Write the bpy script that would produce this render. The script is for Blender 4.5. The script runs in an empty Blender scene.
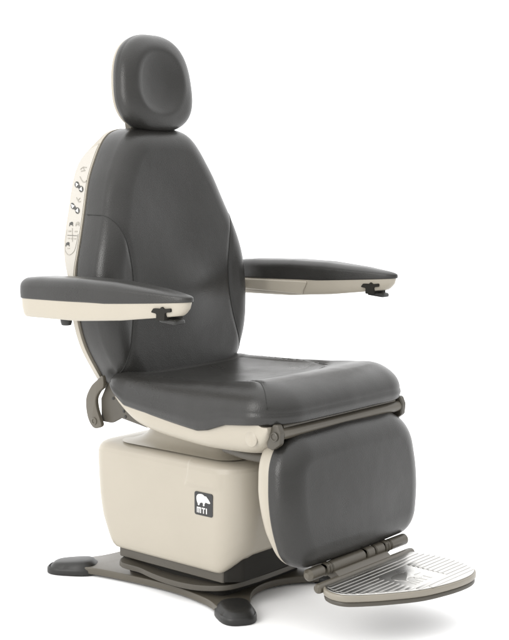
import bpy, bmesh, math, random
import numpy as np
from mathutils import Vector, Matrix

scene = bpy.context.scene
COL = scene.collection
random.seed(3)

# ---------------------------------------------------------------- camera
A = math.radians(49.67)
PITCH = math.radians(6.77)
DIST, CAM_H, FPX = 3.6, 1.145, 1330.0
ca, sa = math.cos(A), math.sin(A)
right = Vector((sa, ca, 0))
look = Vector((-ca * math.cos(PITCH), sa * math.cos(PITCH), -math.sin(PITCH)))
up = right.cross(look)
cam_data = bpy.data.cameras.new("camera")
cam = bpy.data.objects.new("camera", cam_data)
COL.objects.link(cam)
pos = Vector((DIST * ca, -DIST * sa, CAM_H)) + 0.139 * right
M = Matrix((right, up, -look)).transposed().to_4x4()
M.translation = pos
cam.matrix_world = M
cam_data.sensor_fit = 'VERTICAL'
cam_data.sensor_height = 36.0
cam_data.lens = 36.0 * FPX / 640.0
cam_data.clip_start = 0.05
cam_data.clip_end = 500
scene.camera = cam

# ---------------------------------------------------------------- studio light
scene.view_settings.view_transform = 'Standard'
scene.view_settings.look = 'None'
scene.view_settings.exposure = 0.60
scene.view_settings.gamma = 1.0
scene.view_settings.use_curve_mapping = False

world = bpy.data.worlds.new("World")
scene.world = world
world.use_nodes = True
nt = world.node_tree
nt.nodes.clear()
w_out = nt.nodes.new('ShaderNodeOutputWorld')
w_bg = nt.nodes.new('ShaderNodeBackground')
w_tc = nt.nodes.new('ShaderNodeTexCoord')
w_dot = nt.nodes.new('ShaderNodeVectorMath'); w_dot.operation = 'DOT_PRODUCT'
w_dot.inputs[1].default_value = (-ca, sa, 0)
w_map = nt.nodes.new('ShaderNodeMapRange'); w_map.interpolation_type = 'SMOOTHSTEP'
w_map.inputs['From Min'].default_value = -0.2
w_map.inputs['From Max'].default_value = 0.7
w_map.inputs['To Min'].default_value = 0.60
w_map.inputs['To Max'].default_value = 1.4
nt.links.new(w_tc.outputs['Generated'], w_dot.inputs[0])
nt.links.new(w_dot.outputs['Value'], w_map.inputs['Value'])
w_sep = nt.nodes.new('ShaderNodeSeparateXYZ')
nt.links.new(w_tc.outputs['Generated'], w_sep.inputs[0])
w_zen = nt.nodes.new('ShaderNodeMapRange')
w_zen.inputs['From Min'].default_value = 0.15; w_zen.inputs['From Max'].default_value = 0.9
w_zen.inputs['To Min'].default_value = 0.0; w_zen.inputs['To Max'].default_value = 1.0
nt.links.new(w_sep.outputs['Z'], w_zen.inputs['Value'])
w_mix = nt.nodes.new('ShaderNodeMix'); w_mix.data_type = 'FLOAT'
nt.links.new(w_zen.outputs['Result'], w_mix.inputs[0])
w_dot2 = nt.nodes.new('ShaderNodeVectorMath'); w_dot2.operation = 'DOT_PRODUCT'
w_dot2.inputs[1].default_value = (-0.55, -0.83, 0.05)      # added brightness in the world from the left, no wall stands there
nt.links.new(w_tc.outputs['Generated'], w_dot2.inputs[0])
w_map2 = nt.nodes.new('ShaderNodeMapRange'); w_map2.interpolation_type = 'SMOOTHSTEP'
w_map2.inputs['From Min'].default_value = 0.35; w_map2.inputs['From Max'].default_value = 0.95
w_map2.inputs['To Min'].default_value = 0.0; w_map2.inputs['To Max'].default_value = 0.75
nt.links.new(w_dot2.outputs['Value'], w_map2.inputs['Value'])
w_add = nt.nodes.new('ShaderNodeMath'); w_add.operation = 'ADD'
nt.links.new(w_map.outputs['Result'], w_add.inputs[0]); nt.links.new(w_map2.outputs['Result'], w_add.inputs[1])
nt.links.new(w_add.outputs[0], w_mix.inputs[2])
w_mix.inputs[3].default_value = 1.5
nt.links.new(w_mix.outputs[0], w_bg.inputs['Strength'])
w_bg.inputs['Color'].default_value = (1.0, 1.0, 1.0, 1)
nt.links.new(w_bg.outputs[0], w_out.inputs[0])


def area(name, loc, target, size, size_y, power, color=(1, 1, 1)):
    d = bpy.data.lights.new(name, 'AREA')
    d.shape = 'RECTANGLE'; d.size = size; d.size_y = size_y
    d.energy = power; d.color = color
    o = bpy.data.objects.new(name, d)
    COL.objects.link(o)
    o.location = loc
    o.rotation_euler = (Vector(target) - Vector(loc)).to_track_quat('-Z', 'Y').to_euler()
    return o


# a big overhead softbox, a key softbox to the photographer's left, a strip far right
area("overhead_softbox", (-0.3, 0.2, 3.2), (0.1, 0, 0), 3.0, 3.0, 15)
area("key_softbox", (-0.1, -3.0, 1.7), (0, 0, 0.7), 0.9, 1.9, 36, (1.0, 0.985, 0.96))


# ---------------------------------------------------------------- materials
def new_mat(name):
    m = bpy.data.materials.new(name)
    m.use_nodes = True
    return m, m.node_tree, m.node_tree.nodes['Principled BSDF']


def surface(name, color, rough=0.5, metallic=0.0, spec=0.5, grain=0.0, grain_scale=400.0,
            soft=0.0, soft_scale=8.0, mottle=0.04, rough_var=0.06):
    m, t, b = new_mat(name)
    b.inputs['Roughness'].default_value = rough
    b.inputs['Metallic'].default_value = metallic
    b.inputs['Specular IOR Level'].default_value = spec
    tc = t.nodes.new('ShaderNodeTexCoord')
    n = t.nodes.new('ShaderNodeTexNoise')
    n.inputs['Scale'].default_value = 9.0
    n.inputs['Detail'].default_value = 5.0
    t.links.new(tc.outputs['Object'], n.inputs['Vector'])
    mr = t.nodes.new('ShaderNodeMapRange')
    mr.inputs['From Min'].default_value = 0.3; mr.inputs['From Max'].default_value = 0.7
    mr.inputs['To Min'].default_value = 1 - mottle; mr.inputs['To Max'].default_value = 1 + mottle
    t.links.new(n.outputs['Fac'], mr.inputs['Value'])
    mul = t.nodes.new('ShaderNodeVectorMath'); mul.operation = 'SCALE'
    mul.inputs[0].default_value = color
    t.links.new(mr.outputs['Result'], mul.inputs['Scale'])
    t.links.new(mul.outputs['Vector'], b.inputs['Base Color'])
    rr = t.nodes.new('ShaderNodeMapRange')
    rr.inputs['From Min'].default_value = 0.3; rr.inputs['From Max'].default_value = 0.7
    rr.inputs['To Min'].default_value = rough - rough_var; rr.inputs['To Max'].default_value = rough + rough_var
    t.links.new(n.outputs['Fac'], rr.inputs['Value'])
    t.links.new(rr.outputs['Result'], b.inputs['Roughness'])
    last = None
    if soft:
        n2 = t.nodes.new('ShaderNodeTexNoise')
        n2.inputs['Scale'].default_value = soft_scale; n2.inputs['Detail'].default_value = 2.0
        t.links.new(tc.outputs['Object'], n2.inputs['Vector'])
        bp = t.nodes.new('ShaderNodeBump'); bp.inputs['Strength'].default_value = soft
        bp.inputs['Distance'].default_value = 0.02
        t.links.new(n2.outputs['Fac'], bp.inputs['Height'])
        last = bp
    if grain:
        v = t.nodes.new('ShaderNodeTexVoronoi')
        v.inputs['Scale'].default_value = grain_scale
        t.links.new(tc.outputs['Object'], v.inputs['Vector'])
        bp = t.nodes.new('ShaderNodeBump'); bp.inputs['Strength'].default_value = grain
        bp.inputs['Distance'].default_value = 0.001
        t.links.new(v.outputs['Distance'], bp.inputs['Height'])
        if last:
            t.links.new(last.outputs['Normal'], bp.inputs['Normal'])
        last = bp
    if last:
        t.links.new(last.outputs['Normal'], b.inputs['Normal'])
    return m


LEATHER = surface('grey_vinyl', (0.0172, 0.0166, 0.0152), 0.32, spec=0.34, grain=0.25, grain_scale=420, soft=0.10, soft_scale=9)
SEAM = surface('seam_thread', (0.0219, 0.0219, 0.0204), 0.6, spec=0.22)
BEIGE = surface('beige_plastic', (0.2956, 0.2693, 0.2219), 0.36, spec=0.33, grain=0.06, grain_scale=700, mottle=0.015, rough_var=0.03)
PANELM = surface('panel_white', (0.3504, 0.3321, 0.2993), 0.45, spec=0.29, mottle=0.01)
TAUPE = surface('taupe_enamel', (0.0730, 0.0642, 0.0489), 0.38, spec=0.36, grain=0.08, grain_scale=900)
TAUPE_DK = surface('dark_taupe_enamel', (0.0526, 0.0467, 0.0365), 0.45, spec=0.36, grain=0.08, grain_scale=900)
RIM = surface('footrest_rim_metal', (0.1971, 0.1788, 0.1460), 0.36, spec=0.36, grain=0.05, grain_scale=800)
BLACK = surface('black_rubber', (0.0131, 0.0128, 0.0117), 0.42, spec=0.36, grain=0.05, grain_scale=800)
VOID = surface('black_and_recess_shade', (0.0146, 0.0135, 0.0113), 0.7, spec=0.15)  # near-black for the latch, and for shade painted under the cover
ALU = surface('cast_aluminium', (0.4818, 0.4745, 0.4562), 0.32, metallic=1.0, spec=0.36, grain=0.05, grain_scale=600, mottle=0.05, rough_var=0.07)
BADGE = surface('badge_black', (0.0161, 0.0161, 0.0161), 0.35, spec=0.36)
WHITE = surface('badge_white', (0.5693, 0.5620, 0.5401), 0.5, spec=0.22, mottle=0.01)
INK = surface('panel_ink', (0.0547, 0.0547, 0.0511), 0.55, spec=0.22)
INK2 = surface('panel_faint_ink', (0.2482, 0.2336, 0.2044), 0.55, spec=0.22)
FLOOR = surface('white_sweep', (0.92, 0.92, 0.92), 0.65, spec=0.1, mottle=0.01)


# ---------------------------------------------------------------- mesh helpers
def link_mesh(name, verts, faces, mats, parent=None, smooth=True, mat_ids=None, sharp=None):
    me = bpy.data.meshes.new(name)
    me.from_pydata([tuple(map(float, v)) for v in verts], [], faces)
    if not isinstance(mats, (list, tuple)):
        mats = [mats]
    for m in mats:
        me.materials.append(m)
    if mat_ids is not None:
        me.polygons.foreach_set('material_index', mat_ids)
    bm = bmesh.new(); bm.from_mesh(me)
    bmesh.ops.remove_doubles(bm, verts=bm.verts, dist=1e-6)
    bmesh.ops.recalc_face_normals(bm, faces=bm.faces)
    bm.to_mesh(me); bm.free()
    me.polygons.foreach_set('use_smooth', [smooth] * len(me.polygons))
    if smooth and sharp is not None:
        me.set_sharp_from_angle(angle=math.radians(sharp))
    me.update()
    o = bpy.data.objects.new(name, me)
    COL.objects.link(o)
    if parent is not None:
        o.parent = parent
    return o


class Mesh:
    """collects pieces of one part"""
    def __init__(self):
        self.v, self.f, self.m = [], [], []

    def add(self, verts, faces, mi=0):
        k = len(self.v)
        self.v += [tuple(map(float, p)) for p in verts]
        self.f += [tuple(i + k for i in f) for f in faces]
        self.m += [mi] * len(faces)
        return self

    def build(self, name, mats, parent=None, smooth=True, sharp=35):
        me = bpy.data.meshes.new(name)
        me.from_pydata(self.v, [], self.f)
        if not isinstance(mats, (list, tuple)):
            mats = [mats]
        for m in mats:
            me.materials.append(m)
        me.polygons.foreach_set('material_index', self.m)
        bm = bmesh.new(); bm.from_mesh(me)
        bmesh.ops.recalc_face_normals(bm, faces=bm.faces)
        bm.to_mesh(me); bm.free()
        me.polygons.foreach_set('use_smooth', [smooth] * len(me.polygons))
        if smooth:
            me.set_sharp_from_angle(angle=math.radians(sharp))
        me.update()
        o = bpy.data.objects.new(name, me)
        COL.objects.link(o)
        if parent is not None:
            o.parent = parent
        return o


def catmull(pts, n, closed=False):
    P = np.array(pts, float)
    m = len(P)
    segs = m if closed else m - 1
    out = []
    for i in range(segs):
        if closed:
            a, b, c, d = P[(i - 1) % m], P[i], P[(i + 1) % m], P[(i + 2) % m]
        else:
            a, b, c, d = P[max(i - 1, 0)], P[i], P[i + 1], P[min(i + 2, m - 1)]
        for t in np.linspace(0, 1, n, endpoint=False):
            out.append(0.5 * (2 * b + (c - a) * t + (2 * a - 5 * b + 4 * c - d) * t * t + (3 * b - a - 3 * c + d) * t ** 3))
    if not closed:
        out.append(P[-1])
    return np.array(out)


def resample(poly, n):
    P = np.vstack([poly, poly[:1]])
    s = np.concatenate([[0], np.cumsum(np.linalg.norm(np.diff(P, axis=0), axis=1))])
    t = np.linspace(0, s[-1], n, endpoint=False)
    return np.stack([np.interp(t, s, P[:, k]) for k in range(P.shape[1])], 1)


def round_poly(corners, n=10):
    """corners: (a, b, radius) going round; returns a polyline with round corners"""
    out = []
    m = len(corners)
    for i in range(m):
        p0, p, p1 = (np.array(corners[(i + k) % m][:2], float) for k in (-1, 0, 1))
        r = corners[i][2]
        if r <= 0:
            out.append(p); continue
        d0 = (p0 - p) / np.linalg.norm(p0 - p); d1 = (p1 - p) / np.linalg.norm(p1 - p)
        cosang = float(np.clip(d0 @ d1, -0.9999, 0.9999))
        half = math.acos(cosang) / 2
        L = min(r / math.tan(half), 0.48 * np.linalg.norm(p0 - p), 0.48 * np.linalg.norm(p1 - p))
        q0, q1 = p + d0 * L, p + d1 * L
        for t in np.linspace(0, 1, n):
            # rational quadratic = circular arc
            w = math.sin(half)
            den = (1 - t) ** 2 + 2 * w * t * (1 - t) + t * t
            out.append(((1 - t) ** 2 * q0 + 2 * w * t * (1 - t) * p + t * t * q1) / den)
    return np.array(out)


def dist_poly(pts, poly):
    a = poly; b = np.roll(poly, -1, axis=0)
    ab = b - a
    out = np.full(len(pts), 1e9)
    for i in range(0, len(pts), 4000):
        p = pts[i:i + 4000, None, :]
        t = np.clip(((p - a) * ab).sum(-1) / ((ab * ab).sum(-1) + 1e-12), 0, 1)
        d = np.linalg.norm(p - (a + t[..., None] * ab), axis=-1)
        out[i:i + 4000] = d.min(1)
    return out


def dist_line(pts, line):
    a = line[:-1]; b = line[1:]; ab = b - a
    out = np.full(len(pts), 1e9)
    for i in range(0, len(pts), 4000):
        p = pts[i:i + 4000, None, :]
        t = np.clip(((p - a) * ab).sum(-1) / ((ab * ab).sum(-1) + 1e-12), 0, 1)
        out[i:i + 4000] = np.linalg.norm(p - (a + t[..., None] * ab), axis=-1).min(1)
    return out


def pad(name, outline, to_world, T, Rl, Rd, mat, parent, disp=None, back=(0.012, 0.012), nseg=300, nrad=60,
        center=None, side_bulge=0.0, sharp=None):
    """upholstered slab: outline in (a,b), height h 0..T, rounded front edge (Rl sideways, Rd deep)"""
    O = resample(np.array(outline, float), nseg)
    c = np.array(center if center is not None else (O.min(0) + O.max(0)) / 2)
    verts, faces = [], []
    t = np.linspace(0, 1, nrad + 1)
    S = 1 - (1 - t) ** 1.8
    # front
    P = [c[None, :]] + [c + (O - c) * s for s in S[1:]]
    AB = np.vstack(P)
    d = dist_poly(AB, O)
    k = np.clip(d / Rl, 0, 1)
    h = T - Rd * (1 - np.sqrt(np.clip(1 - (1 - k) ** 2, 0, 1)))
    if disp is not None:
        h = h + disp(AB[:, 0], AB[:, 1], d) * np.clip(k, 0, 1)
    front = np.column_stack([AB, h])
    rings = [list(range(1 + i * nseg, 1 + (i + 1) * nseg)) for i in range(nrad)]
    pts = [front]
    cnt = len(front)
    h_edge = front[rings[-1], 2]
    bl, bd = back
    extra = []
    nside = 6
    for j in range(1, nside + 1):
        u = j / nside
        ring = c + (O - c) * (1 + side_bulge * math.sin(math.pi * u))
        extra.append((ring, h_edge * (1 - u) + bd * u))
    for j in range(1, 6):
        th = j / 5 * math.pi / 2
        nrm = (O - c) / np.linalg.norm(O - c, axis=1)[:, None]
        extra.append((O - nrm * bl * (1 - math.cos(th)), np.full(nseg, bd * (1 - math.sin(th)))))
    for ring, hh in extra:
        pts.append(np.column_stack([ring, hh]))
        rings.append(list(range(cnt, cnt + nseg))); cnt += nseg
    pts.append(np.array([[c[0], c[1], 0.0]])); last = cnt
    ALL = np.vstack(pts)
    W = to_world(ALL[:, 0], ALL[:, 1], ALL[:, 2])
    for i in range(nseg):
        faces.append((0, rings[0][i], rings[0][(i + 1) % nseg]))
    for r0, r1 in zip(rings[:-1], rings[1:]):
        for i in range(nseg):
            j = (i + 1) % nseg
            faces.append((r0[i], r1[i], r1[j], r0[j]))
    for i in range(nseg):
        faces.append((last, rings[-1][(i + 1) % nseg], rings[-1][i]))
    return link_mesh(name, W, faces, mat, parent, True, sharp=sharp)


def tube_geo(path, r, n=10, cap=True, taper=False):
    P = np.array(path, float)
    T = np.gradient(P, axis=0); T /= np.linalg.norm(T, axis=1)[:, None]
    ref = np.array([0, 0, 1.0]) if abs(T[0][2]) < 0.9 else np.array([1.0, 0, 0])
    V, F = [], []
    for i, (p, t) in enumerate(zip(P, T)):
        a = np.cross(t, ref); a /= np.linalg.norm(a); b = np.cross(t, a)
        rr = r if np.isscalar(r) else r[i]
        for k in range(n):
            q = 2 * math.pi * k / n
            V.append(p + rr * (math.cos(q) * a + math.sin(q) * b))
    for i in range(len(P) - 1):
        for k in range(n):
            F.append((i * n + k, i * n + (k + 1) % n, (i + 1) * n + (k + 1) % n, (i + 1) * n + k))
    if cap:
        F.append(tuple(range(n))[::-1]); F.append(tuple((len(P) - 1) * n + k for k in range(n)))
    return V, F


def lathe_geo(prof, axis_o, axis_d, n=28):
    """prof: (radius, distance along axis)"""
    d = np.array(axis_d, float); d /= np.linalg.norm(d)
    ref = np.array([0, 0, 1.0]) if abs(d[2]) < 0.9 else np.array([1.0, 0, 0])
    a = np.cross(d, ref); a /= np.linalg.norm(a); b = np.cross(d, a)
    o = np.array(axis_o, float)
    V, F = [], []
    for r, l in prof:
        for k in range(n):
            q = 2 * math.pi * k / n
            V.append(o + d * l + r * (math.cos(q) * a + math.sin(q) * b))
    for i in range(len(prof) - 1):
        for k in range(n):
            F.append((i * n + k, i * n + (k + 1) % n, (i + 1) * n + (k + 1) % n, (i + 1) * n + k))
    F.append(tuple(range(n))[::-1]); F.append(tuple((len(prof) - 1) * n + k for k in range(n)))
    return V, F


def prism_geo(poly, frame, h0, h1, bev=0.0):
    """flat outline with thickness; frame(a,b,h) -> xyz; small chamfer-round on the top edge"""
    O = np.array(poly, float); n = len(O)
    c = O.mean(0)
    nrm = np.zeros_like(O)
    e = np.roll(O, -1, 0) - np.roll(O, 1, 0)
    nrm[:, 0], nrm[:, 1] = e[:, 1], -e[:, 0]
    nrm /= np.linalg.norm(nrm, axis=1)[:, None] + 1e-12
    area2 = np.sum(O[:, 0] * np.roll(O[:, 1], -1) - O[:, 1] * np.roll(O[:, 0], -1))
    if area2 < 0:
        nrm = -nrm
    rings = [(O - nrm * bev, h0), (O, h0 + np.sign(h1 - h0) * bev)] if bev else [(O, h0)]
    if bev:
        for th in (0, 30, 60, 90):
            t = math.radians(th)
            rings.append((O - nrm * bev * (1 - math.cos(t)), h1 - np.sign(h1 - h0) * bev * (1 - math.sin(t))))
    else:
        rings.append((O, h1))
    V, F = [], []
    for R, h in rings:
        V += [frame(a, b, h) for a, b in R]
    for i in range(len(rings) - 1):
        for k in range(n):
            F.append((i * n + k, i * n + (k + 1) % n, (i + 1) * n + (k + 1) % n, (i + 1) * n + k))
    F.append(tuple(range(n))[::-1]); F.append(tuple((len(rings) - 1) * n + k for k in range(n)))
    return V, F


def box_geo(x0, x1, y0, y1, z0, z1, bev=0.004):
    poly = round_poly([(x0, y0, bev), (x1, y0, bev), (x1, y1, bev), (x0, y1, bev)], 4)
    return prism_geo(poly, lambda a, b, h: (a, b, h), z0, z1, bev * 0.7)


def xz(y):           # outline in (x, z), thickness along -y
    return lambda a, b, h: (a, y - h, b)


# ---------------------------------------------------------------- setting
fl_n = 96
fv = [(0, 0, 0)]
for R in (1.0, 3.0, 8.0, 25.0, 120.0):
    for k in range(fl_n):
        q = 2 * math.pi * k / fl_n
        fv.append((R * math.cos(q), R * math.sin(q), 0))
ff = [(0, 1 + k, 1 + (k + 1) % fl_n) for k in range(fl_n)]
for i in range(4):
    for k in range(fl_n):
        a = 1 + i * fl_n
        ff.append((a + k, a + fl_n + k, a + fl_n + (k + 1) % fl_n, a + (k + 1) % fl_n))
floor = link_mesh('floor', fv, ff, FLOOR)
floor['kind'] = 'structure'
floor['label'] = 'plain white studio floor under the chair'

# ---------------------------------------------------------------- the chair
chair = bpy.data.objects.new('treatment_chair', None)
COL.objects.link(chair)
chair.empty_display_size = 0.2
chair['label'] = 'grey upholstered medical treatment chair with beige base, two armrests and silver footrest'
chair['category'] = 'medical chair'

# ---- base plate with four feet
pl = catmull([(-0.325, -0.226), (-0.29, -0.240), (-0.20, -0.205), (0.02, -0.180), (0.18, -0.198), (0.270, -0.236),
              (0.325, -0.232), (0.322, -0.185), (0.245, -0.085), (0.222, 0.0), (0.245, 0.085), (0.322, 0.185), (0.325, 0.232),
              (0.270, 0.236), (0.18, 0.198), (0.02, 0.180), (-0.20, 0.205), (-0.29, 0.240), (-0.325, 0.226),
              (-0.335, 0.195), (-0.295, 0.10), (-0.285, 0.0), (-0.295, -0.10), (-0.335, -0.195)], 8, True)
mb = Mesh(); mb.add(*prism_geo(pl, lambda a, b, h: (a, b, h), 0.006, 0.026, 0.003))
base_plate = mb.build('base_plate', TAUPE, chair)


def foot_obj(cx, cy, ang):
    L, Wd = (0.074, 0.045) if cx < 0 else (0.062, 0.050)
    n = 48
    V, F = [], []
    prof = [(0.96, 0.0), (1.0, 0.003), (1.0, 0.013), (0.985, 0.0165), (0.93, 0.0195), (0.90, 0.0215), (0.76, 0.0325), (0.68, 0.0350), (0.58, 0.0362), (0.25, 0.037)]
    c, s = math.cos(ang), math.sin(ang)
    for sc, h in prof:
        for k in range(n):
            q = 2 * math.pi * k / n
            e = 2 / 2.9
            x = L * sc * math.copysign(abs(math.cos(q)) ** e, math.cos(q))
            y = Wd * sc * math.copysign(abs(math.sin(q)) ** e, math.sin(q)) * (1 - 0.10 * x / L)
            V.append((cx + c * x - s * y, cy + s * x + c * y, h - (0.085 * x if h > 0.02 else 0.0)))
    for i in range(len(prof) - 1):
        for k in range(n):
            F.append((i * n + k, i * n + (k + 1) % n, (i + 1) * n + (k + 1) % n, (i + 1) * n + k))
    F.append(tuple(range(n))[::-1]); F.append(tuple((len(prof) - 1) * n + k for k in range(n)))
    m = Mesh(); m.add(V, F)
    # wedge cap ridge towards the chair
    return m.build('foot', BLACK, base_plate, sharp=50)


for sx, sy in ((-1, -1), (1, -1), (1, 1), (-1, 1)):
    foot_obj((0.305 if sx < 0 else 0.297) * sx, (0.212 if sx < 0 else 0.206) * sy, math.atan2(0.212 * sy, 0.305 * sx))

# ---- lower frame under the cover: taupe skirt, near-black block for the gap's shade, bowed band
mb = Mesh()
sk = round_poly([(-0.150, -0.187, 0.012), (0.236, -0.187, 0.006), (0.236, 0.187, 0.006), (-0.150, 0.187, 0.012)], 6)
mb.add(*prism_geo(sk, lambda a, b, h: (a, b, h), 0.072, 0.20, 0.002), 0)
sk1 = round_poly([(0.20, -0.184, 0.003), (0.240, -0.184, 0.02), (0.272, -0.15, 0.02), (0.272, 0.15, 0.02), (0.240, 0.184, 0.02), (0.20, 0.184, 0.003)], 6)
mb.add(*prism_geo(sk1, lambda a, b, h: (a, b, h), 0.074, 0.22, 0.002), 2)  # dark front moulding, leg pad's shade deepened into its colour
sk2 = round_poly([(-0.135, -0.165, 0.012), (0.215, -0.165, 0.03), (0.215, 0.165, 0.03), (-0.135, 0.165, 0.012)], 6)
mb.add(*prism_geo(sk2, lambda a, b, h: (a, b, h), 0.0265, 0.0725), 1)  # shade of the gap painted as a near-black block
lower_frame = mb.build('lower_frame', [TAUPE_DK, VOID, VOID], chair)

bd = catmull([(-0.14, -0.178), (-0.05, -0.196), (0.07, -0.204), (0.17, -0.199), (0.24, -0.17), (0.258, -0.09), (0.262, 0.0),
              (0.258, 0.09), (0.24, 0.17), (0.17, 0.199), (0.07, 0.204), (-0.05, 0.196), (-0.14, 0.178)], 8, True)


def band_w(a, b, h):
    return (a, b, h + 0.018 * ((a - 0.06) / 0.2) ** 2)


mb = Mesh(); mb.add(*prism_geo(bd, band_w, 0.036, 0.051, 0.002))
mb.build('rocker_band', TAUPE_DK, chair)

# ---- base cover (beige shell)
ns, ncn = 40, 22


def rr(xr, xf, w, r, rf=None):
    rf = rf or r
    return round_poly([(xr, -w, r), (xf, -w, rf), (xf, w, rf), (xr, w, r)], ncn)


ztop = 0.394
lv = [  # z, x_rear, x_front, half width, corner radius
    (0.104, -0.170, 0.268, 0.190, 0.040), (0.107, -0.177, 0.275, 0.196, 0.042), (0.114, -0.185, 0.279, 0.199, 0.044), (0.125, -0.192, 0.281, 0.2005, 0.045),
    (0.150, -0.204, 0.285, 0.2015, 0.046), (0.185, -0.220, 0.289, 0.202, 0.048), (0.215, -0.228, 0.292, 0.202, 0.05), (0.245, -0.233, 0.294, 0.202, 0.05),
    (0.290, -0.237, 0.296, 0.2015, 0.05), (0.340, -0.240, 0.297, 0.2005, 0.05), (0.368, -0.240, 0.297, 0.1995, 0.05),
    (0.380, -0.236, 0.294, 0.1965, 0.049), (0.388, -0.229, 0.288, 0.190, 0.046), (0.393, -0.218, 0.278, 0.180, 0.042),
    (0.396, -0.202, 0.262, 0.165, 0.036), (0.402, -0.170, 0.232, 0.135, 0.03), (0.408, -0.135, 0.20, 0.11, 0.03)]
lv = [(z if z < 0.33 else z - 0.008 * min(1, (z - 0.33) / 0.03), a, b, c, d) for z, a, b, c, d in lv]
Z = [l[0] for l in lv]
Z = [l[0] for l in lv]
zs = np.array(sorted(set(np.round(np.concatenate([np.array(Z), np.arange(0.130, 0.372, 0.003)]), 4))))
V, F = [], []
nring = None
arc_c = (0.035, 0.36)
for z in zs:
    pr = [np.interp(z, Z, [l[k] for l in lv]) for k in (1, 2, 3, 4)]
    pr[1] += 0.010
    R = resample(rr(*pr, rf=pr[3] + 0.035), 480)
    nring = len(R)
    for x, y in R:
        s = np.clip((x - 0.222) / 0.084, 0, 1); s = s * s * (3 - 2 * s)
        zb = 0.097 + 0.060 * s
        zz = zb + (z - 0.104) * (ztop - zb) / (ztop - 0.104) if z < ztop else z
        # the rear upper cover is a separate moulding: a round-ended 2 mm step on the side face
        if abs(y) > 0.15 and -0.23 < x < 0.26:
            r = math.hypot((x - arc_c[0]), (zz - arc_c[1]))
            inside = 1 / (1 + math.exp(-(r - 0.092) / 0.0012))
            if x > 0.04 and zz > 0.30:
                y += math.copysign(-0.0035 * inside * np.clip((zz - 0.312) / 0.012, 0, 1) * np.clip((0.245 - x) / 0.03, 0, 1), y)
        V.append((x, y, zz))
nz = len(zs)
for i in range(nz - 1):
    for k in range(nring):
        F.append((i * nring + k, i * nring + (k + 1) % nring, (i + 1) * nring + (k + 1) % nring, (i + 1) * nring + k))
F.append(tuple((nz - 1) * nring + k for k in range(nring)))
F.append(tuple(range(nring))[::-1])
base_cover = link_mesh('base_cover', V, F, BEIGE, chair, True, sharp=60)

# emblem on the cover: black rounded badge, white bear, lettering
ex0, ez0, es = 0.1525, 0.2445, 0.0605


def em(h0=0.0):
    return lambda a, b, h: (ex0 + a * es, -0.2022 - h, ez0 + b * es - 0.0)


mb = Mesh()
mb.add(*prism_geo(round_poly([(0, 0, 0.09), (1.03, 0, 0.09), (1.03, 1, 0.09), (0, 1, 0.09)], 6), em(), -0.002, 0.0012, 0.0004), 0)
bear = [(0.12, 0.70), (0.13, 0.80), (0.20, 0.885), (0.32, 0.92), (0.45, 0.925), (0.54, 0.89), (0.60, 0.855), (0.66, 0.865), (0.70, 0.84),
        (0.755, 0.79), (0.83, 0.715), (0.90, 0.625), (0.885, 0.585), (0.82, 0.575), (0.735, 0.585), (0.66, 0.60), (0.61, 0.565),
        (0.575, 0.50), (0.57, 0.435), (0.495, 0.425), (0.50, 0.49), (0.475, 0.555), (0.40, 0.56), (0.335, 0.535),
        (0.30, 0.49), (0.275, 0.43), (0.205, 0.425), (0.195, 0.49), (0.15, 0.57)]
mb.add(*prism_geo(catmull(bear, 4, True), em(), 0.0013, 0.0017), 1)


def bar(x0, x1, y0, y1):
    mb.add(*prism_geo([(x0, y0), (x1, y0), (x1, y1), (x0, y1)], em(), 0.0013, 0.0017), 1)


lb, lt = 0.10, 0.345
bar(0.140, 0.190, lb, lt); bar(0.235, 0.285, lb, lt - 0.052); bar(0.330, 0.380, lb, lt - 0.052); bar(0.190, 0.380, lt - 0.052, lt)   # m
bar(0.495, 0.547, lb, lt - 0.052); bar(0.425, 0.617, lt - 0.052, lt)                                                              # t
bar(0.665, 0.717, lb, lt)                                                                                                        # i
mb.build('emblem', [BADGE, WHITE], base_cover, smooth=False)

# ---- column between cover and seat
V, F = [], []
lvc = [(0.392, -0.165, 0.262, 0.186, 0.06), (0.395, -0.145, 0.255, 0.172, 0.06), (0.399, -0.131, 0.245, 0.161, 0.06), (0.405, -0.120, 0.235, 0.152, 0.06),
       (0.414, -0.110, 0.225, 0.145, 0.06), (0.426, -0.103, 0.212, 0.140, 0.06), (0.445, -0.10, 0.20, 0.137, 0.06), (0.52, -0.10, 0.20, 0.137, 0.06)]
for z, a, b, w, r in lvc:
    R = resample(rr(a, b, w, r), 120)
    V += [(x, y, z) for x, y in R]
for i in range(len(lvc) - 1):
    for k in range(120):
        F.append((i * 120 + k, i * 120 + (k + 1) % 120, (i + 1) * 120 + (k + 1) % 120, (i + 1) * 120 + k))
F.append(tuple((len(lvc) - 1) * 120 + k for k in range(120))); F.append(tuple(range(120))[::-1])
link_mesh('lift_column', V, F, BEIGE, chair, True, sharp=50)

# ---- seat cushion
seat_out = round_poly([(-0.112, -0.270, 0.05), (0.20, -0.287, 0.5), (0.495, -0.293, 0.105), (0.501, 0.0, 0.8), (0.495, 0.293, 0.105), (0.20, 0.287, 0.5), (-0.112, 0.270, 0.05)], 14)


def seat_bot(x):
    return np.interp(x, [-0.10, -0.035, 0.06, 0.15, 0.235, 0.27, 0.33, 0.42, 0.50], [0.556, 0.515, 0.503, 0.493, 0.485, 0.491, 0.512, 0.522, 0.526])


def seat_top(x):
    return np.interp(x, [-0.10, 0.0, 0.12, 0.22, 0.30, 0.36, 0.42, 0.50], [0.604, 0.606, 0.610, 0.614, 0.615, 0.613, 0.612, 0.607])


ST = 0.09


def seat_w(a, b, h):
    zb, zt = seat_bot(a), seat_top(a)
    return np.column_stack([a, b, zb + (zt - zb) * h / ST])


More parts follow.
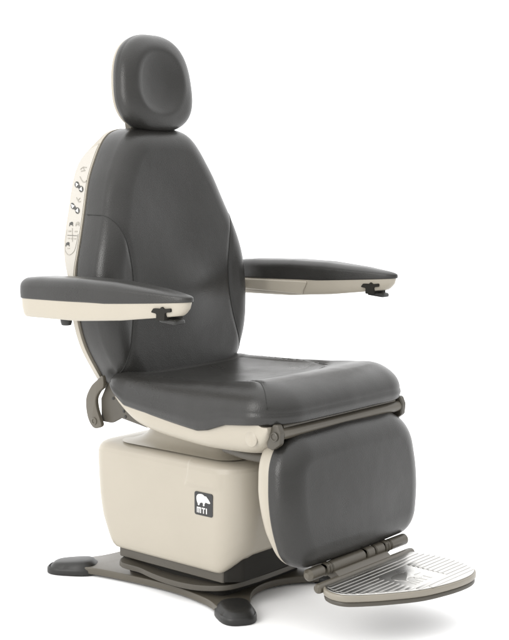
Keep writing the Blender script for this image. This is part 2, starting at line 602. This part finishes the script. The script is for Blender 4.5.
bol_l = catmull([(-0.09, 0.235), (0.08, 0.232), (0.20, 0.222), (0.285, 0.19), (0.315, 0.10), (0.318, 0.0)], 12)


def seat_disp(a, b, d):
    pts = np.column_stack([a, np.abs(b)])
    dl = dist_line(pts, bol_l)
    # inner (seating) region sits lower than the U-shaped bolster
    xin = np.interp(np.abs(b), bol_l[::-1, 1] if False else np.array([0, 0.10, 0.19, 0.222, 0.232]), np.array([0.318, 0.315, 0.285, 0.20, -0.09]))
    inside = (np.abs(b) < 0.232) & (a < xin)
    sgn = np.where(inside, -1.0, 1.0)
    step = 1 / (1 + np.exp(-sgn * dl / 0.028))
    dz = 0.020 * (step - 1) - 0.0012 * np.exp(-(dl / 0.006) ** 2)
    dart = catmull([(0.300, 0.178), (0.36, 0.205), (0.41, 0.238), (0.44, 0.262), (0.4565, 0.2785)], 6)
    dz = dz - 0.0025 * np.exp(-(dist_line(pts, dart) / 0.007) ** 2) * (b < 0)
    dz = dz + 0.006 * np.exp(-((a - 0.40) / 0.05) ** 2)
    dz = dz - 0.006 * np.exp(-((a - 0.12) / 0.14) ** 2 - (b / 0.15) ** 2)
    return dz


seat = pad('seat_cushion', seat_out, seat_w, ST, 0.074, 0.060, LEATHER, chair, seat_disp, back=(0.008, 0.008), nseg=420, nrad=110, center=(0.2, 0.0), side_bulge=0.008)



def surf_seat(a, b):
    d = dist_poly(np.array([[a, b]]), resample(seat_out, 420))
    k = np.clip(d / 0.074, 0, 1)
    h = ST - 0.060 * (1 - np.sqrt(np.clip(1 - (1 - k) ** 2, 0, 1))) + seat_disp(np.array([a]), np.array([b]), d) * k
    zb, zt = float(seat_bot(a)), float(seat_top(a))
    return zb + (zt - zb) * float(h[0]) / ST


for s in (-1, 1):
    path = [(x, s * y, surf_seat(x, s * y) + 0.0002) for x, y in catmull([(0.300, 0.178), (0.36, 0.205), (0.41, 0.238), (0.44, 0.262), (0.4565, 0.2785)], 8)]
    x0, y0, z0 = path[-1]
    if s > 0:
        path = path[:-14]
    else:
        path += [(x0 + 0.0004, y0 + s * 0.0006, z0 - 0.006)]
    if s < 0:
        mb = Mesh(); mb.add(*tube_geo(path, 0.0011, 6))
        mb.build('seam', SEAM, seat)

# ---- seat shell (beige pan under the cushion)
V, F = [], []
prof = [  # x, z bottom
    (-0.075, 0.512), (-0.06, 0.498), (-0.035, 0.482), (0.0, 0.461), (0.06, 0.447), (0.14, 0.438), (0.24, 0.432), (0.34, 0.432), (0.395, 0.438), (0.425, 0.452), (0.447, 0.478), (0.457, 0.505)]
pf = catmull(prof, 5)
nw = 40
for x, zb in pf:
    zt = float(seat_bot(x)) + (0.012 if x < 0.40 else 0.012 - 0.016 * min(1, (x - 0.40) / 0.04))
    w = 0.277 - 0.012 * max(0, (0.05 - x) / 0.12)
    for k in range(nw + 1):
        q = -math.pi / 2 + math.pi * k / nw     # belly cross-section from right rim to left rim
        yy = math.sin(q); cc = math.cos(q)
        y = w * math.copysign(abs(yy) ** 0.25, yy)
        z = zt - (zt - zb) * (abs(cc) ** 0.55)
        V.append((x, y, z))
m = nw + 1
for i in range(len(pf) - 1):
    for k in range(nw):
        F.append((i * m + k, i * m + k + 1, (i + 1) * m + k + 1, (i + 1) * m + k))
F.append(tuple(range(m))); F.append(tuple((len(pf) - 1) * m + k for k in range(m))[::-1])
for i in range(len(pf) - 1):
    F.append((i * m, (i + 1) * m, (i + 1) * m + nw, i * m + nw))
seat_shell = link_mesh('seat_shell', V, F, BEIGE, chair, True, sharp=50)
for s in (-1, 1):
    mb = Mesh()
    mb.add(*lathe_geo([(0.019, 0.0), (0.0185, 0.0014), (0.0175, 0.0022), (0.0, 0.0024)], (0.405, s * 0.2745, 0.486), (0, s, 0), 32))
    mb.build('pivot_cap', BEIGE, seat_shell, sharp=50)

# ---- hinge bar between seat and leg rest
mb = Mesh()
Y0 = 0.245
mb.add(*lathe_geo([(0.006, -Y0 - 0.002), (0.0145, -Y0), (0.0145, Y0), (0.006, Y0 + 0.002)], (0.470, 0, 0.502), (0, 1, 0)))
mb.add(*lathe_geo([(0.008, -0.235), (0.010, -0.234), (0.010, 0.234), (0.008, 0.235)], (0.463, 0, 0.517), (0, 1, 0)))
hinge_bar = mb.build('hinge_bar', TAUPE, chair)
for s in (-1, 1):
    mb = Mesh()
    br = round_poly([(0.440, 0.470, 0.010), (0.462, 0.464, 0.012), (0.484, 0.480, 0.012), (0.487, 0.508, 0.012), (0.478, 0.528, 0.008), (0.462, 0.528, 0.008), (0.454, 0.502, 0.014)], 6)
    mb.add(*prism_geo(br, lambda a, b, h: (a, h, b), s * 0.246, s * 0.264, 0.003))
    mb.add(*lathe_geo([(0.006, 0.0), (0.010, 0.001), (0.011, 0.002), (0.011, 0.005), (0.008, 0.006), (0.007, 0.004), (0.0, 0.004)], (0.470, s * 0.2635, 0.499), (0, s, 0)))
    mb.build('hinge_bracket', TAUPE_DK, hinge_bar)

# ---- backrest cushion
def xb(z):
    return -0.050 - 0.122 * (z - 0.58) + 0.014 * np.exp(-((z - 0.94) / 0.12) ** 2)


hw = [(0.516, 0.120), (0.517, 0.160), (0.525, 0.18), (0.555, 0.212), (0.600, 0.240), (0.65, 0.266), (0.70, 0.281), (0.76, 0.289), (0.82, 0.2895), (0.88, 0.283), (0.95, 0.262), (1.03, 0.231),
      (1.10, 0.203), (1.15, 0.175), (1.185, 0.152), (1.210, 0.130), (1.227, 0.104), (1.2355, 0.07), (1.238, 0.03)]
side_r = catmull([(w, z) for z, w in hw], 8)
back_out = np.vstack([side_r, side_r[::-1] * np.array([-1, 1])])
BT = 0.120


def back_w(a, b, h):
    return np.column_stack([xb(b) - BT + h, a, b])


seam_r = catmull([(0.2405, 1.006), (0.233, 0.996), (0.220, 0.975), (0.206, 0.940), (0.196, 0.895), (0.190, 0.85), (0.190, 0.79), (0.198, 0.73), (0.212, 0.67), (0.224, 0.63), (0.232, 0.59)], 10)


def seam_half(z):
    return np.interp(z, seam_r[::-1, 1], seam_r[::-1, 0], left=0.26, right=0.30)


def back_disp(a, b, d):
    ds = dist_line(np.column_stack([np.abs(a), b]), seam_r)
    out = np.abs(a) - seam_half(b)
    wing = np.clip(out / 0.09, 0, 1); wing = wing * wing * (3 - 2 * wing)
    fade = np.clip((1.0 - b) / 0.2, 0, 1) * np.clip((b - 0.50) / 0.1, 0, 1)
    dz = 0.014 * wing * fade - 0.003 * np.exp(-(ds / 0.008) ** 2)
    dz += 0.021 * np.exp(-((b - 0.795) / 0.075) ** 2 - (a / 0.12) ** 2)
    dz -= 0.010 * np.exp(-((b - 1.0) / 0.13) ** 2 - (a / 0.13) ** 2)
    return dz


backrest = pad('backrest_cushion', back_out, back_w, BT, 0.062, 0.052, LEATHER, chair, back_disp, back=(0.010, 0.010), nseg=420, nrad=110, center=(0.0, 0.86), side_bulge=0.004)


def surf_x_back(a, z):
    d = dist_poly(np.array([[a, z]]), resample(back_out, 420))
    k = np.clip(d / 0.062, 0, 1)
    h = BT - 0.052 * (1 - np.sqrt(np.clip(1 - (1 - k) ** 2, 0, 1))) + back_disp(np.array([a]), np.array([z]), d) * k
    return float(xb(z) - BT + h[0])


for s in (-1, 1):
    path = [(surf_x_back(s * y, z) + 0.0002, s * y, z) for y, z in seam_r]
    ex = [(path[0][0] - q, s * (abs(path[0][1]) + 0.0015), 1.0065) for q in (0.055, 0.04, 0.02, 0.006)]
    path = ex + path
    mb = Mesh(); mb.add(*tube_geo(path, 0.0013, 6))
    mb.build('seam', SEAM, backrest)

# ---- backrest shell: thin beige back plus the deep housing with the control panel
def wz(z):
    return float(np.interp(z, [q[0] for q in hw], [q[1] for q in hw]))


def shell_depth(z):
    return float(np.interp(z, [0.52, 0.80, 0.822, 0.840, 0.855, 0.872, 0.89, 0.91, 0.94, 0.98, 1.04, 1.09, 1.12, 1.14, 1.155, 1.17, 1.183, 1.195, 1.21, 1.24],
                           [0.020, 0.020, 0.023, 0.030, 0.038, 0.047, 0.055, 0.064, 0.070, 0.071, 0.069, 0.067, 0.067, 0.065, 0.060, 0.050, 0.039, 0.028, 0.018, 0.012]))


sh_c = np.array([0.0, 0.86])
sh_base = resample(back_out, 260)
V, F = [], []
sh_rings = [(-0.002, -0.012), (-0.002, 0.0), (0.10, 0.0), (0.80, 0.0), (0.92, -0.003), (0.98, -0.008), (1.0, -0.016)]
for u, ins in sh_rings:
    for y, z in sh_base:
        nv = np.array([y, z]) - sh_c; L = np.linalg.norm(nv); nv = nv / L
        g = 0.005 if z < 0.8 else 0.005 * max(0.0, (0.9 - z) / 0.1)
        p = np.array([y, z]) + nv * (g + ins)
        V.append((xb(p[1]) - BT - u * shell_depth(p[1]), p[0], p[1]))
n = len(sh_base)
for i in range(len(sh_rings) - 1):
    for k in range(n):
        F.append((i * n + k, i * n + (k + 1) % n, (i + 1) * n + (k + 1) % n, (i + 1) * n + k))
F.append(tuple(range(n))[::-1]); F.append(tuple((len(sh_rings) - 1) * n + k for k in range(n)))
back_shell = link_mesh('backrest_shell', V, F, BEIGE, chair, True, sharp=50)

# control panel printed on the housing side
mb = Mesh()
def FP(a, b, h):
    y = -float(np.interp(b, side_r[:, 1], side_r[:, 0])) - 0.0006 - max(0.0, 0.005 * (0.9 - b) / 0.1)
    rear = float(xb(b)) - BT - shell_depth(b) * 0.80 + 0.003
    return (max(rear, a + 0.004 * (b < 1.03) - 1.1 * (y + 0.212)), y - h, b)



V, F = [], []
for z in np.linspace(0.835, 1.196, 60):
    d = shell_depth(z)
    y = -float(np.interp(z, side_r[:, 1], side_r[:, 0])) - 0.0004 - max(0.0, 0.005 * (0.9 - z) / 0.1)
    for x in (xb(z) - BT - 0.004, xb(z) - BT - d * (0.80 - 0.75 * max(0.0, (z - 1.17) / 0.026) ** 2 * (z > 1.17) - 0.7 * max(0.0, (0.862 - z) / 0.027) ** 2)):
        V.append((x, y - 0.0008, z))
for i in range(59):
    F.append((2 * i, 2 * i + 1, 2 * i + 3, 2 * i + 2))
mb.add(V, F, 0)


def stroke(pts, w=0.0012, mi=1, h=0.0018):
    P = np.array(pts, float)
    for a, b in zip(P[:-1], P[1:]):
        d = (b - a) / np.linalg.norm(b - a); n = np.array([-d[1], d[0]]) * w
        a2, b2 = a - d * w * 0.6, b + d * w * 0.6
        mb.add(*prism_geo([a2 - n, b2 - n, b2 + n, a2 + n], FP, 0.0011, h), mi)


def blob(cx, cz, rx, rz, ang=0.0, mi=1, h=0.0018, n=20):
    c, s = math.cos(ang), math.sin(ang)
    P = [(cx + c * rx * math.cos(q) - s * rz * math.sin(q), cz + s * rx * math.cos(q) + c * rz * math.sin(q)) for q in np.linspace(0, 2 * math.pi, n, endpoint=False)]
    mb.add(*prism_geo(P, FP, 0.0011, h), mi)


def tri(cx, cz, r, ang, mi=3, h=0.0024):
    P = [(cx + r * math.cos(ang + q), cz + r * math.sin(ang + q)) for q in (0, 2.094, 4.189)]
    mb.add(*prism_geo(P, FP, 0.0017, h), mi)


def rocker(cx, cz):
    dx, dz = 0.0082, -0.0058
    for s in (-1, 1):
        blob(cx + s * dx, cz + s * dz, 0.0088, 0.0084)
    stroke([(cx - dx, cz - dz), (cx + dx, cz + dz)], 0.0048)
    tri(cx - dx * 1.0, cz - dz * 1.0, 0.0066, 2.2); tri(cx + dx * 1.0, cz + dz * 1.0, 0.0066, -0.9)


rocker(-0.257, 1.079)
rocker(-0.277, 1.022)
# small reclining-chair pictograms and marks
stroke([(-0.250, 1.126), (-0.240, 1.132), (-0.226, 1.131)], 0.0009, 2); stroke([(-0.248, 1.121), (-0.232, 1.123)], 0.0009, 2); stroke([(-0.240, 1.132), (-0.234, 1.122)], 0.0009, 2)
stroke([(-0.253, 1.106), (-0.247, 1.098), (-0.241, 1.092), (-0.232, 1.092), (-0.228, 1.096)], 0.001, 2)
stroke([(-0.268, 1.050), (-0.260, 1.040), (-0.252, 1.040)], 0.001, 2); stroke([(-0.262, 1.044), (-0.254, 1.049)], 0.001, 2)
for (cx, cz, k) in ((-0.293, 0.981, 1), (-0.268, 0.982, 2), (-0.308, 0.928, 1)):
    blob(cx, cz + 0.001, 0.0062, 0.0040, 0.3, k)
    stroke([(cx - 0.006, cz + 0.002), (cx - 0.008, cz - 0.006)], 0.0010, k); stroke([(cx + 0.004, cz), (cx + 0.005, cz - 0.005)], 0.0010, k)
stroke([(-0.310, 0.951), (-0.272, 0.951)], 0.0005, 1)
stroke([(-0.290, 0.970), (-0.290, 0.935)], 0.0006, 2)
for cx in (-0.300, -0.275):
    stroke([(cx - 0.005, 0.962), (cx + 0.004, 0.962)], 0.0012, 2)
for cx in (-0.304, -0.292, -0.280):
    stroke([(cx - 0.004, 0.943), (cx + 0.003, 0.943)], 0.001, 2)
stroke([(-0.310, 0.917), (-0.302, 0.917)], 0.0008, 2)
bdr = catmull([(-0.318, 0.965), (-0.322, 0.94), (-0.320, 0.912), (-0.305, 0.900), (-0.285, 0.910), (-0.275, 0.93), (-0.268, 0.955)], 6)
stroke(bdr, 0.0005, 2)
pn = mb.build('control_panel', [PANELM, INK, INK2, WHITE], back_shell, smooth=False)

# ---- headrest
HC, HH, HW = 1.3600, 0.1325, 0.135


def hx(z):
    return -0.140 - 0.10 * (z - HC)


q = np.linspace(0, 2 * math.pi, 240, endpoint=False)
e = 2 / 2.55
hy = HW * np.sign(np.cos(q)) * np.abs(np.cos(q)) ** e
hz = HH * np.sign(np.sin(q)) * np.abs(np.sin(q)) ** e
hy = hy * (1 - 0.09 * hz / HH)
head_out = np.column_stack([hy, HC + hz])
HT = 0.066


def head_w(a, b, h):
    return np.column_stack([hx(b) - HT + h, a, b])


def head_disp(a, b, d):
    r = np.hypot((a + 0.018) / 0.088, (b - 1.364) / 0.090)
    dent = -0.013 / (1 + np.exp((r - 0.72) / 0.20))
    return dent + 0.004 * np.exp(-((r - 1.05) / 0.2) ** 2)


headrest = pad('headrest', head_out, head_w, HT, 0.055, 0.042, LEATHER, chair, head_disp, back=(0.008, 0.008), nseg=300, nrad=80, side_bulge=0.01)
mb = Mesh()
ho = (head_out - np.array([0, HC])) * 0.968 + np.array([0, HC])
mb.add(*prism_geo(resample(ho, 120), lambda a, b, h: (hx(b) - HT + h, a, b), -0.016, 0.004, 0.008))
mb.build('headrest_shell', BEIGE, headrest, sharp=50)
mb = Mesh()
mb.add(*prism_geo(round_poly([(-0.03, 1.10, 0.004), (0.03, 1.10, 0.004), (0.03, 1.33, 0.004), (-0.03, 1.33, 0.004)], 4), lambda a, b, h: (-0.250 - 0.12 * (b - 1.2) + h, a, b), -0.012, 0.012, 0.002))
mb.build('headrest_post', TAUPE, chair)

# ---- back hinge: levers and plates at the lower rear corners
for s in (-1, 1):
    mb = Mesh()
    lev = catmull([(-0.158, 0.566), (-0.180, 0.548), (-0.198, 0.520), (-0.202, 0.495), (-0.196, 0.463), (-0.182, 0.441), (-0.165, 0.434), (-0.143, 0.444),
                   (-0.148, 0.462), (-0.160, 0.490), (-0.162, 0.515), (-0.150, 0.535), (-0.132, 0.552), (-0.136, 0.580)], 8, True)
    mb.add(*prism_geo(lev, lambda a, b, h: (a, h, b), s * 0.238, s * 0.252, 0.003))
    mb.add(*lathe_geo([(0.010, 0.0), (0.010, 0.003), (0.006, 0.004), (0.005, 0.002), (0.0, 0.002)], (-0.168, s * 0.2515, 0.454), (0, s, 0), 16))
    mb.build('hinge_lever', TAUPE, chair)
    mb = Mesh()
    pt = round_poly([(-0.160, 0.452, 0.01), (-0.120, 0.452, 0.02), (-0.085, 0.470, 0.02), (0.02, 0.455, 0.01), (0.02, 0.52, 0.01), (-0.06, 0.535, 0.02), (-0.10, 0.560, 0.01), (-0.135, 0.560, 0.01), (-0.160, 0.515, 0.01)], 6)
    mb.add(*prism_geo(pt, lambda a, b, h: (a, h, b), s * 0.222, s * 0.234, 0.002))
    for (bx, bz) in ((-0.072, 0.490), (-0.066, 0.476), (-0.112, 0.52)):
        mb.add(*lathe_geo([(0.004, 0.0), (0.004, 0.002), (0.0025, 0.003)], (bx, s * 0.2335, bz), (0, s, 0), 12), 1)
    mb.build('hinge_plate', [TAUPE_DK, BLACK], chair)

# ---- armrests
arm_plan_half = [(-0.228, 0.0), (-0.2265, 0.022), (-0.218, 0.038), (-0.195, 0.046), (-0.14, 0.049), (-0.05, 0.051), (0.05, 0.050), (0.15, 0.045), (0.23, 0.037), (0.285, 0.029), (0.318, 0.022), (0.336, 0.015), (0.345, 0.008), (0.347, 0.0)]
ah = catmull(arm_plan_half, 8)
arm_out = np.vstack([ah, (ah * np.array([1, -1]))[::-1][1:-1]])


def make_arm(sy):
    yc = sy * 0.418

    def bot(x):
        return np.interp(x, [-0.24, 0.10, 0.37], [0.799, 0.806, 0.8245])

    def top(x):
        return np.interp(x, [-0.24, -0.15, 0.0, 0.12, 0.25, 0.33, 0.37], [0.847, 0.854, 0.859, 0.857, 0.848, 0.840, 0.836])
    T = 0.05

    def to_w(a, b, h):
        a = np.asarray(a, float)
        return np.column_stack([a, yc + b, bot(a) + (top(a) - bot(a)) * h / T])
    arm = bpy.data.objects.new('armrest', None); COL.objects.link(arm); arm.parent = chair
    arm.location = (0, 0, 0)
    pd = pad('arm_pad', arm_out, to_w, T, 0.022, 0.020, LEATHER, arm, lambda a, b, d: 0.003 * np.cos(np.clip(b / 0.05, -1, 1) * math.pi / 2), back=(0.004, 0.004), nseg=320, nrad=50, center=(0.05, 0.0), side_bulge=0.002)
    # shell
    zs_l = [(0.0, 1.0), (0.12, 1.0), (0.5, 0.985), (0.8, 0.965), (0.93, 0.93), (1.0, 0.86)]
    V, F = [], []
    O = resample(arm_out, 160)
    for u, sc in zs_l:
        for a, b in O:
            dx = 0.0
            aa = 0.05 + (a - 0.05) * (0.985 - 0.035 * (u ** 3) * (a < 0.05) - (0.01 * u + 0.075 * u ** 3 * np.clip((a - 0.2) / 0.147, 0, 1)) * (a > 0.05))
            zt = float(bot(aa)) + 0.001
            zb = float(np.interp(aa, [-0.24, 0.0, 0.15, 0.28, 0.37], [0.752, 0.757, 0.769, 0.785, 0.796]))
            V.append((aa, yc + b * 0.965 * sc, zt + (zb - zt) * u))
    n = len(O)
    for i in range(len(zs_l) - 1):
        for k in range(n):
            F.append((i * n + k, i * n + (k + 1) % n, (i + 1) * n + (k + 1) % n, (i + 1) * n + k))
    F.append(tuple(range(n))[::-1]); F.append(tuple((len(zs_l) - 1) * n + k for k in range(n)))
    link_mesh('arm_shell', V, F, BEIGE, arm, True, sharp=50)
    # release latch and knob under the tip
    mb = Mesh()
    def hwid(a):
        return float(np.interp(0.05 + (a - 0.05) * 1.02, ah[:, 0], ah[:, 1])) * 0.965 + 0.002
    lt = round_poly([(0.250, 0.796, 0.002), (0.258, 0.806, 0.004), (0.276, 0.806, 0.003), (0.281, 0.811, 0.002), (0.287, 0.806, 0.003), (0.305, 0.808, 0.002), (0.304, 0.799, 0.003),
                     (0.289, 0.797, 0.004), (0.288, 0.778, 0.002), (0.265, 0.778, 0.002), (0.266, 0.794, 0.004)], 5)
    mb.add(*prism_geo(lt, lambda a, b, h: (a, yc + h * (hwid(a) + 0.0025), b), -1, 1))
    mb.build('release_latch', VOID, arm)
    mb = Mesh()
    kb = round_poly([(0.262, -0.024, 0.006), (0.313, -0.018, 0.010), (0.313, 0.018, 0.010), (0.262, 0.024, 0.006)], 6)
    mb.add(*prism_geo(kb, lambda a, b, h: (a, yc + b, h - 0.10 * (a - 0.29)), 0.781, 0.7705, 0.003))
    mb.build('knob', BLACK, arm)
    mb = Mesh()
    if sy < 0:
      mb.add(*lathe_geo([(0.0155, 0.0), (0.0155, 0.006), (0.014, 0.014), (0.012, 0.020), (0.010, 0.0205)], (-0.075, yc + sy * 0.01, 0.758), (0, 0, -1), 20))
      mb.build('arm_bolt', BLACK, arm)
    # support joining the arm to the back
    mb = Mesh()
    yi, yo = sy * 0.20, sy * 0.40
    sp = round_poly([(-0.20, 0.768, 0.008), (-0.08, 0.766, 0.012), (0.05, 0.764, 0.003), (0.07, 0.802, 0.003), (-0.20, 0.797, 0.003)], 6)
    mb.add(*prism_geo(sp, lambda a, b, h: (a, h, b), sy * 0.364, sy * 0.380, 0.002))
    mb.add(*prism_geo(round_poly([(-0.215, 0.768, 0.01), (-0.165, 0.768, 0.01), (-0.165, 0.795, 0.01), (-0.215, 0.795, 0.01)], 5), lambda a, b, h: (a, h, b), yi, yo, 0.003))
    mb.build('arm_support', BEIGE, arm)
    return arm


make_arm(-1)
make_arm(1)

# ---- leg rest
leg_out = round_poly([(-0.265, 0.493, 0.115), (-0.291, 0.31, 0.5), (-0.250, 0.171, 0.08), (0.0, 0.166, 0.8), (0.250, 0.171, 0.08), (0.291, 0.31, 0.5), (0.267, 0.493, 0.115), (0.0, 0.502, 0.9)], 16)


def lx(z):
    return 0.455 + (0.43 - z) * 0.10


def leg_w(a, b, h):
    return np.column_stack([lx(b) + h, a, b])


def leg_disp(a, b, d):
    return 0.009 * np.exp(-(a / 0.2) ** 2 - ((b - 0.33) / 0.12) ** 2)


leg_rest = pad('leg_rest', leg_out, leg_w, 0.068, 0.062, 0.048, LEATHER, chair, leg_disp, back=(0.006, 0.006), nseg=360, nrad=80, center=(0, 0.335))
V, F = [], []
O = resample(np.array(leg_out), 200)
lc = np.array([0, 0.335])
lev_h = [(0.004, 0.985), (-0.008, 0.995), (-0.022, 0.99), (-0.034, 0.972), (-0.044, 0.93), (-0.048, 0.86)]
for h, sc in lev_h:
    for y, z in O:
        p = lc + (np.array([y, z]) - lc) * sc
        dep = h * float(np.interp(p[1], [0.18, 0.26, 0.36, 0.49], [0.25, 0.75, 1.0, 1.0])) if h < 0 else h
        V.append((lx(p[1]) + dep, p[0], p[1]))
n = len(O)
for i in range(len(lev_h) - 1):
    for k in range(n):
        F.append((i * n + k, i * n + (k + 1) % n, (i + 1) * n + (k + 1) % n, (i + 1) * n + k))
F.append(tuple(range(n))[::-1]); F.append(tuple((len(lev_h) - 1) * n + k for k in range(n)))
link_mesh('leg_rest_shell', V, F, BEIGE, leg_rest, True, sharp=50)
# arms that carry the leg rest
for s in (-1, 1):
    mb = Mesh()
    mb.add(*tube_geo(catmull([(0.25, s * 0.19, 0.43), (0.34, s * 0.20, 0.425), (0.40, s * 0.20, 0.43), (0.425, s * 0.20, 0.46)], 6), 0.014, 12))
    mb.build('leg_rest_arm', TAUPE_DK, chair)

# ---- foot rest hinge
HX, HZ = 0.527, 0.159
mb = Mesh()


def cyl(y0, y1, r, x=HX, z=HZ, b=0.003):
    mb.add(*lathe_geo([(r - b, y0), (r, y0 + b), (r, y1 - b), (r - b, y1)], (x, 0, z), (0, 1, 0), 24))


cyl(-0.214, -0.150, 0.0150, b=0.008)
cyl(-0.147, -0.139, 0.0170); cyl(-0.136, -0.128, 0.0170)
cyl(-0.125, 0.012, 0.0158)
cyl(0.020, 0.052, 0.0165); cyl(0.060, 0.098, 0.0150); cyl(0.101, 0.109, 0.0170); cyl(0.112, 0.120, 0.0170)
cyl(0.123, 0.208, 0.0150, b=0.008)
cyl(-0.20, 0.19, 0.0085, b=0.001)
# web from the rod down to the foot plate and up behind the leg rest
for y0, y1 in ((-0.125, 0.098),):
    mb.add(*prism_geo(round_poly([(0.520, 0.140, 0.004), (0.560, 0.118, 0.004), (0.566, 0.137, 0.004), (0.546, 0.153, 0.004), (0.522, 0.152, 0.003)], 4), lambda a, b, h: (a, h, b), y0, y1, 0.001))
for y0, y1 in ((0.020, 0.052), (-0.147, -0.128), (0.101, 0.120)):
    mb.add(*prism_geo(round_poly([(0.490, 0.152, 0.003), (0.533, 0.147, 0.004), (0.540, 0.171, 0.004), (0.490, 0.180, 0.003)], 4), lambda a, b, h: (a, h, b), y0, y1, 0.001))
mb.build('footrest_hinge', TAUPE, chair)

# ---- foot rest: taupe rear rail, aluminium tread, grey edge underneath
foot_rest_out = catmull([(0.562, -0.194), (0.582, -0.213), (0.612, -0.222), (0.645, -0.214), (0.680, -0.178), (0.714, -0.132), (0.757, -0.060), (0.779, 0.015), (0.788, 0.08),
                         (0.784, 0.132), (0.762, 0.170), (0.710, 0.196), (0.645, 0.202), (0.595, 0.194), (0.562, 0.180)], 10, False)
foot_rest_out = np.vstack([foot_rest_out, [(0.562, 0.1), (0.562, 0.0), (0.562, -0.1)]])
FZ = lambda x: 0.010 - 0.012 * (x - 0.57)
fr = lambda a, b, h: (a, b, h + FZ(a))
fc = np.array([0.670, 0.0])
mb = Mesh()
mb.add(*prism_geo(resample(foot_rest_out, 220), fr, 0.109, 0.126, 0.0035), 0)
foot_rest = mb.build('footrest', RIM, chair, sharp=50)
mb = Mesh()
inner = fc + (resample(foot_rest_out, 220) - fc) * np.array([0.968, 0.976])
mb.add(*prism_geo(inner, fr, 0.1262, 0.1285, 0.0015), 0)


def y_range(x, pad_=0.008):
    a_, b_ = inner, np.roll(inner, -1, axis=0)
    hit = [(p[1] + (q[1] - p[1]) * (x - p[0]) / (q[0] - p[0])) for p, q in zip(a_, b_) if (p[0] - x) * (q[0] - x) < 0]
    return (min(hit) + pad_, max(hit) - pad_) if len(hit) >= 2 else (0, 0)


for i in range(13):
    x = 0.584 + i * 0.0148
    if x > 0.762:
        break
    l0, l1 = y_range(x)
    segs = [(l0, l1)] if x < 0.625 or x > 0.745 else [(l0, -0.062), (0.075, l1)]
    for y0, y1 in segs:
        if y1 - y0 < 0.02:
            continue
        poly = round_poly([(x - 0.0061, y0, 0.0025), (x + 0.0061, y0, 0.0025), (x + 0.0061, y1, 0.0025), (x - 0.0061, y1, 0.0025)], 4)
        mb.add(*prism_geo(poly, fr, 0.1284, 0.1294, 0.0008), 0)
# raised emblem in the middle of the tread (bear over letters), read from the front of the chair
for poly in [catmull(bear, 3, True)]:
    mb.add(*prism_geo([(0.672 - (b - 0.68) * 0.10, (a - 0.5) * 0.125) for a, b in poly], fr, 0.1284, 0.1292, 0.0004), 0)
for y0, y1, x0, x1 in ((-0.040, -0.034, 0.704, 0.724), (-0.026, -0.020, 0.704, 0.724), (-0.012, -0.006, 0.704, 0.724), (-0.040, -0.006, 0.700, 0.704), (0.006, 0.012, 0.704, 0.724), (-0.001, 0.019, 0.700, 0.704), (0.028, 0.034, 0.700, 0.724)):
    mb.add(*prism_geo([(x0, y0), (x1, y0), (x1, y1), (x0, y1)], fr, 0.1284, 0.1292, 0.0004), 0)
mb.build('tread_plate', ALU, foot_rest, sharp=40)
mb = Mesh()
outer = fc + (resample(foot_rest_out, 220) - fc) * np.array([0.985, 0.985])
mb.add(*prism_geo(outer, fr, 0.1088, 0.098, 0.002), 0)
mb.build('underside_pad', TAUPE_DK, foot_rest, sharp=50)
mb = Mesh()
mb.add(*lathe_geo([(0.006, -0.212), (0.011, -0.208), (0.0125, -0.202), (0.0125, 0.188), (0.011, 0.194), (0.006, 0.198)], (0.556, 0, 0.131), (0, 1, 0), 20))
mb.build('rear_rail', TAUPE, foot_rest)
